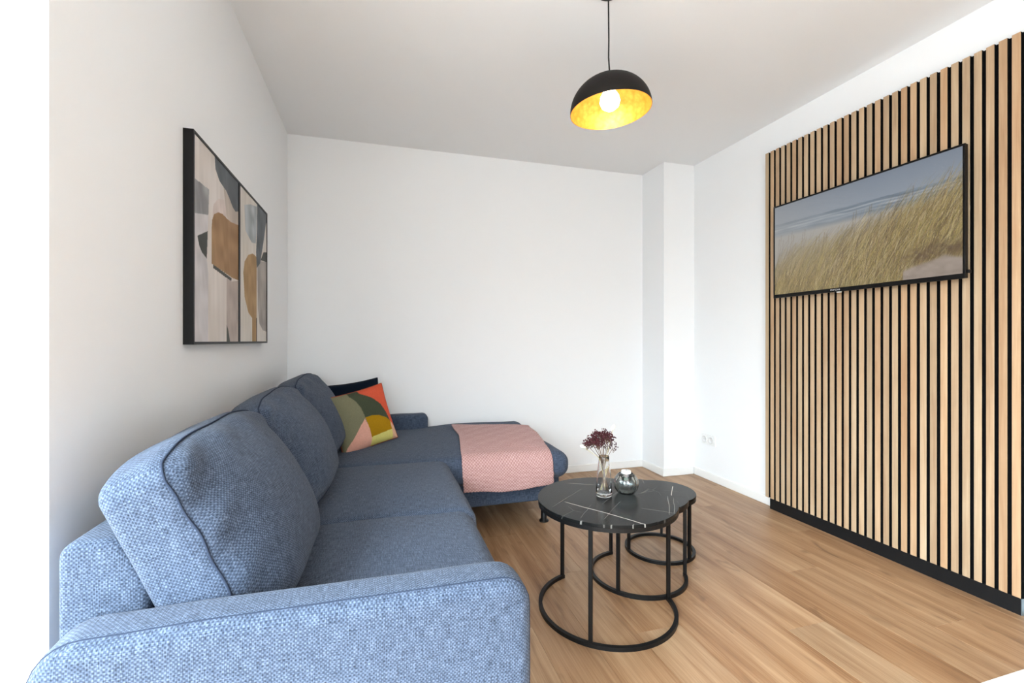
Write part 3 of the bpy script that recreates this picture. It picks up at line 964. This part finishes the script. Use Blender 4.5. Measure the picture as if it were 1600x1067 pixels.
def art_cols(shapes, bgc, s, t, seed):
    out = np.tile(np.array(bgc, float), (s.size, 1)).reshape(s.shape + (3,))
    brush = vnoise(s, t, 26, 5, seed)[..., None]; cloud = vnoise(s, t, 5, 8, seed + 1)[..., None]
    out += (brush - 0.5) * 16 + (cloud - 0.5) * np.array((16, 18, 22))
    for i, (c, p) in enumerate(shapes):
        k = in_poly(s, t, p)
        amp = 46 if i == 0 else 24
        tex = (vnoise(s, t, 9, 14, seed + 3 + i)[..., None] - 0.5) * amp + (vnoise(s + 0.3 * t, t, 30, 12, seed + 30 + i)[..., None] - 0.5) * 14
        if c[0] < 70: tex *= 0.3
        out[k] = (np.array(c, float) + tex)[k]
    return lin(np.clip(out, 0, 255))
def framed_print(y0, label, shapes, bgc, seed):
    W, Hh, D = 0.506, 0.69, 0.030
    root = thing('framed_print', label, 'picture', (XL, y0, 1.067))
    fw = 0.009
    obj('frame', fix_normals(boxes('frame', [(0, D, 0, fw, 0, Hh), (0, D, W - fw, W, 0, Hh), (0, D, fw, W - fw, 0, fw), (0, D, fw, W - fw, Hh - fw, Hh)])), M['black_plastic'], root)
    nx, nz = 210, 290
    gs, gt = np.meshgrid(np.linspace(0, 1, nx), np.linspace(0, 1, nz))
    V = np.stack([np.full(gs.size, D - 0.003), (fw + gs * (W - 2 * fw)).ravel(), (fw + gt * (Hh - 2 * fw)).ravel()], 1)
    ii, jj = np.meshgrid(np.arange(nz - 1), np.arange(nx - 1), indexing='ij'); a = (ii * nx + jj).ravel()
    me = mesh('print', V.tolist(), np.stack([a, a + 1, a + nx + 1, a + nx], 1).tolist(), False)
    set_cols(me, art_cols(shapes, bgc, gs, gt, seed).reshape(-1, 3))
    obj('print', me, M['print'], root)
    obj('backing_board', boxes('backing_board', [(0.001, D - 0.006, fw, W - fw, fw, Hh - fw)]), M['socket_dark'], root)
framed_print(1.684, 'black-framed abstract print with a broad brown shape and slate corner', ART1, (214, 206, 200), 100)
framed_print(2.193, 'black-framed abstract print with a brown oval on a stem', ART2, (212, 205, 196), 200)

# ================================================================== NESTING TABLES
def marble():
    m, nt, b = new_mat('black_marble')
    t = N(nt, 'ShaderNodeTexCoord')
    nzv = N(nt, 'ShaderNodeTexNoise', i_Scale=9.0, i_Detail=3.0)
    nt.links.new(t.outputs['Object'], nzv.inputs['Vector'])
    vm = N(nt, 'ShaderNodeVectorMath'); vm.operation = 'MULTIPLY_ADD'
    nt.links.new(nzv.outputs['Color'], vm.inputs[0]); vm.inputs[1].default_value = (0.012, 0.012, 0.0)
    nt.links.new(t.outputs['Object'], vm.inputs[2])
    sp = N(nt, 'ShaderNodeSeparateXYZ'); nt.links.new(vm.outputs[0], sp.inputs[0])
    X, Y = sp.outputs[0], sp.outputs[1]
    acc = None
    for (x0, y0, x1, y1, wd, st) in VEINS:
        dx, dy = x1 - x0, y1 - y0; L = math.hypot(dx, dy); ux, uy = dx / L, dy / L
        al = mth(nt, 'ADD', mth(nt, 'MULTIPLY', X, ux), mth(nt, 'MULTIPLY_ADD', Y, uy, -(x0 * ux + y0 * uy)))
        ac = mth(nt, 'ADD', mth(nt, 'MULTIPLY', X, -uy), mth(nt, 'MULTIPLY_ADD', Y, ux, x0 * uy - y0 * ux))
        mid = mth(nt, 'ABSOLUTE', mth(nt, 'SUBTRACT', al, L / 2))
        inside = N(nt, 'ShaderNodeMapRange'); inside.inputs['From Min'].default_value = L / 2; inside.inputs['From Max'].default_value = L / 2 - 0.03
        nt.links.new(mid, inside.inputs['Value'])
        ln = N(nt, 'ShaderNodeMapRange'); ln.inputs['From Min'].default_value = wd; ln.inputs['From Max'].default_value = wd * 0.3
        nt.links.new(mth(nt, 'ABSOLUTE', ac), ln.inputs['Value'])
        v = mth(nt, 'MULTIPLY', mth(nt, 'MULTIPLY', inside.outputs[0], ln.outputs[0]), st)
        acc = v if acc is None else mth(nt, 'MAXIMUM', acc, v)
    # faint web of hairline veins
    vo = N(nt, 'ShaderNodeTexVoronoi', feature='DISTANCE_TO_EDGE', i_Scale=7.0)
    nt.links.new(vm.outputs[0], vo.inputs['Vector'])
    hl = N(nt, 'ShaderNodeMapRange'); hl.inputs['From Min'].default_value = 0.012; hl.inputs['From Max'].default_value = 0.0
    nt.links.new(vo.outputs['Distance'], hl.inputs['Value'])
    msk = N(nt, 'ShaderNodeTexNoise', i_Scale=6.0, i_Detail=2.0); nt.links.new(t.outputs['Object'], msk.inputs['Vector'])
    mk = N(nt, 'ShaderNodeMapRange'); mk.inputs['From Min'].default_value = 0.48; mk.inputs['From Max'].default_value = 0.68
    nt.links.new(msk.outputs['Fac'], mk.inputs['Value'])
    acc = mth(nt, 'MAXIMUM', acc, mth(nt, 'MULTIPLY', mth(nt, 'MULTIPLY', hl.outputs[0], mk.outputs[0]), 0.16))
    cloud = mixc(nt, nzv.outputs['Fac'], srgb(12, 13, 14), srgb(25, 26, 26))
    nt.links.new(mixc(nt, acc, cloud, srgb(214, 210, 200)), b.inputs['Base Color'])
    b.inputs['Roughness'].default_value = 0.24
    b.inputs['Specular IOR Level'].default_value = 0.16
    return m
VEINS = [(-0.175, 0.017, 0.020, -0.290, 0.0022, 0.9), (-0.08, 0.235, 0.046, 0.168, 0.0018, 0.5), (-0.118, -0.198, 0.05, -0.035, 0.0013, 0.13),
         (0.262, -0.042, 0.136, -0.23, 0.0015, 0.32), (0.275, -0.062, 0.155, -0.232, 0.0014, 0.26), (0.075, -0.130, 0.192, -0.237, 0.0015, 0.35),
         (-0.245, -0.205, -0.185, -0.180, 0.004, 0.9), (-0.172, -0.26, -0.128, -0.232, 0.0035, 0.85), (-0.14, -0.267, -0.102, -0.240, 0.003, 0.8),
         (-0.066, -0.293, -0.024, -0.256, 0.0022, 0.6), (0.060, -0.282, 0.105, -0.255, 0.003, 0.6), (-0.250, -0.031, -0.03, 0.148, 0.0013, 0.12),
         (-0.190, -0.165, -0.08, -0.036, 0.0012, 0.12), (-0.05, -0.06, 0.13, 0.10, 0.0012, 0.15)]
M['marble'] = marble()
def nest_table(label, cx, cy, r, h, angs, ring_gap, group='nesting coffee tables', turn=0.0):
    root = thing('coffee_table', label, 'coffee table', (cx, cy, 0), (0, 0, 0))
    top = lathe('tabletop', [(0, h - 0.012), (r - 0.0005, h - 0.012), (r, h - 0.011), (r, h - 0.001), (r - 0.001, h), (0, h)], 96, smooth=False)
    obj('tabletop', top, M['marble'], root, rot=(0, 0, turn))
    # metal rim under the top
    obj('rim', lathe('rim', [(r - 0.016, h - 0.027), (r - 0.001, h - 0.027), (r - 0.001, h - 0.012), (r - 0.016, h - 0.012), (r - 0.016, h - 0.027)], 96, smooth=False), M['black_metal'], root)
    rt_ = r - 0.010; tw = 0.0105
    if ring_gap is None:
        P = [(rt_ * math.cos(a), rt_ * math.sin(a), tw * 0.72) for a in np.linspace(0, 2 * math.pi, 97)[:-1]]
        ring = tube('base_ring', P, tw, 4, True, False, True)
    else:
        P = [(rt_ * math.cos(a), rt_ * math.sin(a), tw * 0.72) for a in np.linspace(R(ring_gap[0]), R(ring_gap[1]), 80)]
        ring = tube('base_ring', P, tw, 4, False, False, True)
    obj('base_ring', ring, M['black_metal'], root)
    for a in angs:
        x, y = rt_ * math.cos(R(a)), rt_ * math.sin(R(a))
        me = mesh('leg', *bevel_box(-0.007, 0.007, -0.007, 0.007, 0.012, h - 0.025, 0.001), smooth=False)
        obj('leg', fix_normals(me), M['black_metal'], root, (x, y, 0), (0, 0, R(a)))
    return root
nest_table('largest black marble coffee table carrying the glass vase', 0.893, 1.667, 0.278, 0.440, (109, 230, 352), (107, 354))
nest_table('middle black round coffee table of the nest, on an open ring base', 1.154, 1.856, 0.2215, 0.374, (96, 216, 337), (94, 339), turn=1.9)
nest_table('smallest black round coffee table of the nest, on a closed ring', 1.400, 2.044, 0.177, 0.304, (172, 52, 292), None, turn=0.5)

# ================================================================== VASE, FLOWERS, CANDLE HOLDER
TZ = 0.440
M['clear'] = glass('clear_glass', (1, 1, 1, 1))
M['smoke'] = glass('smoked_glass', (0.76, 0.81, 0.81, 1))
vx, vy = 0.895, 1.692
vase = thing('glass_vase', 'slim clear glass vase holding dried flowers', 'vase', (vx, vy, TZ))
obj('vase_body', lathe('vase_body', [(0, 0.0005), (0.028, 0.0005), (0.0325, 0.004), (0.0335, 0.012), (0.0315, 0.05), (0.0265, 0.10), (0.0215, 0.145), (0.0210, 0.163), (0.0204, 0.1645),
                                     (0.0196, 0.163), (0.0200, 0.145), (0.0250, 0.10), (0.0298, 0.05), (0.0310, 0.022), (0.027, 0.016), (0, 0.015)], 48), M['clear'], vase)

flw = thing('dried_bouquet', 'dried burgundy flowers and pale bunny tails in the vase', 'flowers', (vx, vy, TZ + 0.017))
M['stem'] = plain('dry_stem', srgb(112, 92, 76), 0.8)
M['pale_stem'] = plain('straw_stem', srgb(196, 184, 140), 0.8)
M['berry'] = plain('burgundy_blossom', srgb(66, 8, 20), 0.8)
M['berry2'] = plain('plum_blossom', srgb(70, 44, 52), 0.8)
M['tail'] = plain('pale_seed_head', srgb(216, 218, 200), 0.95, 0, 0.2, 0.6)
rt = Vector((math.cos(YAW), -math.sin(YAW), 0)); fwv = Vector((math.sin(YAW), math.cos(YAW), 0))
def icos(c, r, sub=0):
    """little blob as an octahedron"""
    c = Vector(c)
    v = [c + Vector(d) * r for d in ((1, 0, 0), (-1, 0, 0), (0, 1, 0), (0, -1, 0), (0, 0, 1), (0, 0, -1))]
    f = [(0, 2, 4), (2, 1, 4), (1, 3, 4), (3, 0, 4), (2, 0, 5), (1, 2, 5), (3, 1, 5), (0, 3, 5)]
    return [tuple(p) for p in v], f
heads = [(-0.052, 0.02, 0.205), (-0.030, -0.03, 0.200), (-0.030, 0.02, 0.228), (-0.006, 0.0, 0.212), (-0.068, 0.01, 0.190), (-0.044, -0.02, 0.215), (-0.022, 0.015, 0.200), (-0.018, -0.01, 0.235), (0.002, 0.02, 0.232), (0.008, -0.015, 0.220), (-0.045, 0.03, 0.195),
         (0.022, 0.0, 0.225), (0.036, 0.015, 0.205), (0.034, -0.015, 0.185), (0.020, 0.02, 0.180)]
rr = random.Random(3)
for i, (a, d, z) in enumerate(heads):
    tip = rt * a + fwv * d + Vector((0, 0, z))
    neck = rt * (a * 0.22) + fwv * (d * 0.3) + Vector((0, 0, 0.135))
    foot = rt * (-a * 0.25 + rr.uniform(-.008, .008)) + fwv * rr.uniform(-.012, .012) + Vector((0, 0, 0.004))
    path = [foot.lerp(neck, k / 5) for k in range(5)] + [neck.lerp(tip, k / 6) for k in range(7)]
    st = obj('stem', tube('stem', path, 0.0011, 5), M['stem'], flw)
    parts = []; twigs = []
    n_ = 74 if i < 12 else 22
    for k in range(n_):
        v = Vector((rr.gauss(0, 1), rr.gauss(0, 1), rr.gauss(0, 0.75))).normalized() * (0.021 * rr.random() ** 0.4)
        p = tip + v + Vector((0, 0, 0.004))
        parts.append(icos(p, rr.uniform(0.0023, 0.0042)))
        if k % 3 == 0: twigs.append(tube_data([tip - Vector((0, 0, 0.022)), p], 0.0004, 3, False, False))
    me = mesh('blossom_head', *join_data(parts), smooth=True)
    obj('blossom_head', me, M['berry'] if i < 12 else M['berry2'], flw, kind='stuff')
    obj('twig_spray', mesh('twig_spray', *join_data(twigs)), M['stem'], st, kind='stuff')
for a, d, z, tilt in ((-0.085, 0.0, 0.185, (-0.9, 0.35)), (0.040, 0.01, 0.262, (0.35, 0.9))):
    tip = rt * a + fwv * d + Vector((0, 0, z))
    neck = rt * (a * 0.25) + Vector((0, 0, 0.14)); foot = rt * (-a * 0.2) + Vector((0, 0, 0.004))
    st = obj('stem', tube('stem', [foot.lerp(neck, k / 4) for k in range(4)] + [neck.lerp(tip, k / 5) for k in range(6)], 0.0010, 5), M['pale_stem'], flw)
    ax = (rt * tilt[0] + Vector((0, 0, tilt[1]))).normalized()
    prof = [(0, -0.013), (0.005, -0.010), (0.0075, -0.003), (0.007, 0.005), (0.004, 0.012), (0, 0.015)]
    obj('seed_head', lathe('seed_head', prof, 14), M['tail'], flw, tuple(tip), ax.to_track_quat('Z', 'Y').to_euler())
for a in (0.012, -0.006, 0.018):
    foot = rt * (-a * 0.9) + Vector((0, 0, 0.004)); tip = rt * a * 1.2 + fwv * 0.006 + Vector((0, 0, 0.105))
    obj('stem', tube('stem', [foot.lerp(tip, k / 4) for k in range(5)], 0.0014, 5), M['pale_stem'], flw)

hx, hy = 0.999, 1.694
hold = thing('candle_holder', 'round ribbed smoked-glass candle holder beside the vase', 'candle holder', (hx, hy, TZ))
rib = lambda a, z: 1 + 0.028 * math.cos(14 * a)
obj('glass_bowl', lathe('glass_bowl', [(0, 0.0006), (0.026, 0.0006), (0.036, 0.006), (0.047, 0.022), (0.0515, 0.042), (0.047, 0.062), (0.037, 0.077), (0.027, 0.0855), (0.0262, 0.0845),
                                       (0.0355, 0.075), (0.0450, 0.061), (0.0492, 0.042), (0.0450, 0.023), (0.034, 0.009), (0.024, 0.0045), (0, 0.0042)], 168, rib), M['smoke'], hold)
obj('candle_insert', lathe('candle_insert', [(0, 0.056), (0.0212, 0.056), (0.0218, 0.084), (0.0235, 0.0848), (0.0235, 0.0858), (0.0205, 0.0855), (0.0202, 0.058), (0, 0.058)], 40), M['clear'], hold)
cn = thing('tealight', 'white tealight candle set in the smoked-glass holder', 'candle', (hx, hy, TZ + 0.0586))
M['wax'] = plain('white_wax', srgb(246, 245, 240), 0.5)
M['wax'].node_tree.nodes['Principled BSDF'].inputs['Subsurface Weight'].default_value = 0.2
obj('wax', lathe('wax', [(0, 0), (0.0190, 0), (0.0195, 0.001), (0.0197, 0.0365), (0.0187, 0.0378), (0, 0.037)], 32), M['wax'], cn)
obj('wick', tube('wick', [(0, 0, 0.036), (0.0005, 0, 0.0415)], 0.0007, 5), M['cord'], cn)

# ================================================================== PENDANT LAMP
lx, ly = 0.900, 1.664
lamp = thing('pendant_lamp', 'black dome pendant lamp with gold lining hanging from the ceiling', 'lamp', (lx, ly, H))
obj('ceiling_rose', lathe('ceiling_rose', [(0, 0), (0.045, 0), (0.045, -0.007), (0.042, -0.010), (0.006, -0.011), (0, -0.011)], 40), M['black_metal'], lamp)
RIM_Z, RS, HS = 2.014, 0.163, 0.139
tilt = Matrix.Rotation(R(-4.0), 4, fwv)
apex = Vector((0.010, 0.0, RIM_Z + HS - H))
cpts = [Vector((0, 0, -0.008)), Vector((0.001, 0, -0.10)), Vector((0.002, 0, -0.20)), Vector((0.001, 0, -0.27)), apex + Vector((-0.004, 0, 0.012)), apex - Vector((0, 0, 0.01))]
obj('cord', tube('cord', cpts, 0.0032, 8), M['cord'], lamp)
prof_o = [(RS * math.cos(a), HS * math.sin(a)) for a in np.linspace(0, math.pi / 2 - 0.05, 26)] + [(0, HS)]
prof_i = [((RS - 0.0015) * math.cos(a), (HS - 0.002) * math.sin(a)) for a in np.linspace(0, math.pi / 2 - 0.05, 26)] + [(0, HS - 0.002)]
M['shade'] = plain('matt_black_shade', srgb(20, 16, 14), 0.6, 0, 0.2)
sh_loc = Vector((0.010, 0, RIM_Z - H))
sh = obj('shade', lathe('shade', prof_o, 72), M['shade'], lamp, sh_loc, tilt.to_euler())
def gold():
    m, nt, b = new_mat('gold_leaf')
    t = N(nt, 'ShaderNodeTexCoord'); v = N(nt, 'ShaderNodeTexVoronoi', i_Scale=42.0); nz = N(nt, 'ShaderNodeTexNoise', i_Scale=70.0, i_Detail=4.0)
    nt.links.new(t.outputs['Object'], v.inputs['Vector']); nt.links.new(t.outputs['Object'], nz.inputs['Vector'])
    c = mixc(nt, nz.outputs['Fac'], srgb(196, 140, 60), srgb(250, 204, 118))
    nt.links.new(mixc(nt, mth(nt, 'MULTIPLY', v.outputs['Distance'], 0.5), c, srgb(160, 104, 22)), b.inputs['Base Color'])
    b.inputs['Metallic'].default_value = 0.65; b.inputs['Roughness'].default_value = 0.42
    bp = N(nt, 'ShaderNodeBump', i_Strength=0.5, i_Distance=0.002); nt.links.new(nz.outputs['Fac'], bp.inputs['Height']); nt.links.new(bp.outputs[0], b.inputs['Normal'])
    return m
M['gold'] = gold()
obj('shade_lining', lathe('shade_lining', prof_i, 72), M['gold'], sh)
obj('socket', lathe('socket', [(0, 0.146), (0.02, 0.146), (0.02, 0.096), (0.016, 0.094), (0, 0.094)], 24), M['black_plastic'], sh)
def bulb_mat():
    m, nt, b = new_mat('glowing_bulb')
    b.inputs['Base Color'].default_value = (1, 0.95, 0.85, 1)
    b.inputs['Emission Color'].default_value = (1.0, 0.70, 0.36, 1)
    b.inputs['Emission Strength'].default_value = 11.0
    return m
M['bulb'] = bulb_mat()
bl = obj('bulb', lathe('bulb', [(0, 0.002), (0.018, 0.006), (0.034, 0.018), (0.041, 0.038), (0.037, 0.058), (0.024, 0.080), (0.014, 0.094), (0, 0.095)], 32), M['bulb'], sh)
bl['label'] = 'glowing light bulb'

# ================================================================== WALL SOCKET
so = thing('wall_socket', 'white double power socket low on the right-hand wall', 'socket', (XR, 2.955, 0.312))
obj('cover_plate', fix_normals(boxes('cover_plate', [(-0.009, 0, -0.076, 0.076, -0.0405, 0.0405)], 0.002)), M['white_plastic'], so)
for dy in (-0.0355, 0.0355):
    ins = obj('socket_insert', lathe('socket_insert', [(0.0, 0.0005), (0.0195, 0.0005), (0.0200, 0.0075), (0.0270, 0.0075), (0.0275, 0.0030), (0.0275, 0.0)], 40), M['socket_dark'], so, (-0.0095, dy, 0), (0, R(-90), 0))
    for dz in (-0.0095, 0.0095):
        obj('pin_hole', lathe('pin_hole', [(0, 0.0012), (0.0024, 0.0012), (0.0024, 0.0)], 14), M['pin'], ins, (0, dz, 0))

# ================================================================== WHITE TABLE BY THE CAMERA
dt = thing('dining_table', 'white lacquered table whose far edge shows in front of the oak floor', 'table', (0.98, -0.16, 0))
obj('tabletop', rbox('tabletop', (1.18, 0.91, 0.028), 0.004, 2, (6, 6, 1)), M['table_white'], dt, (0, 0, 0.736))
for sx_ in (-1, 1):
    for sy_ in (-1, 1):
        obj('leg', fix_normals(mesh('leg', *bevel_box(-0.022, 0.022, -0.022, 0.022, 0, 0.722, 0.003), smooth=False)), M['table_white'], dt, (sx_ * 0.53, sy_ * 0.39, 0))
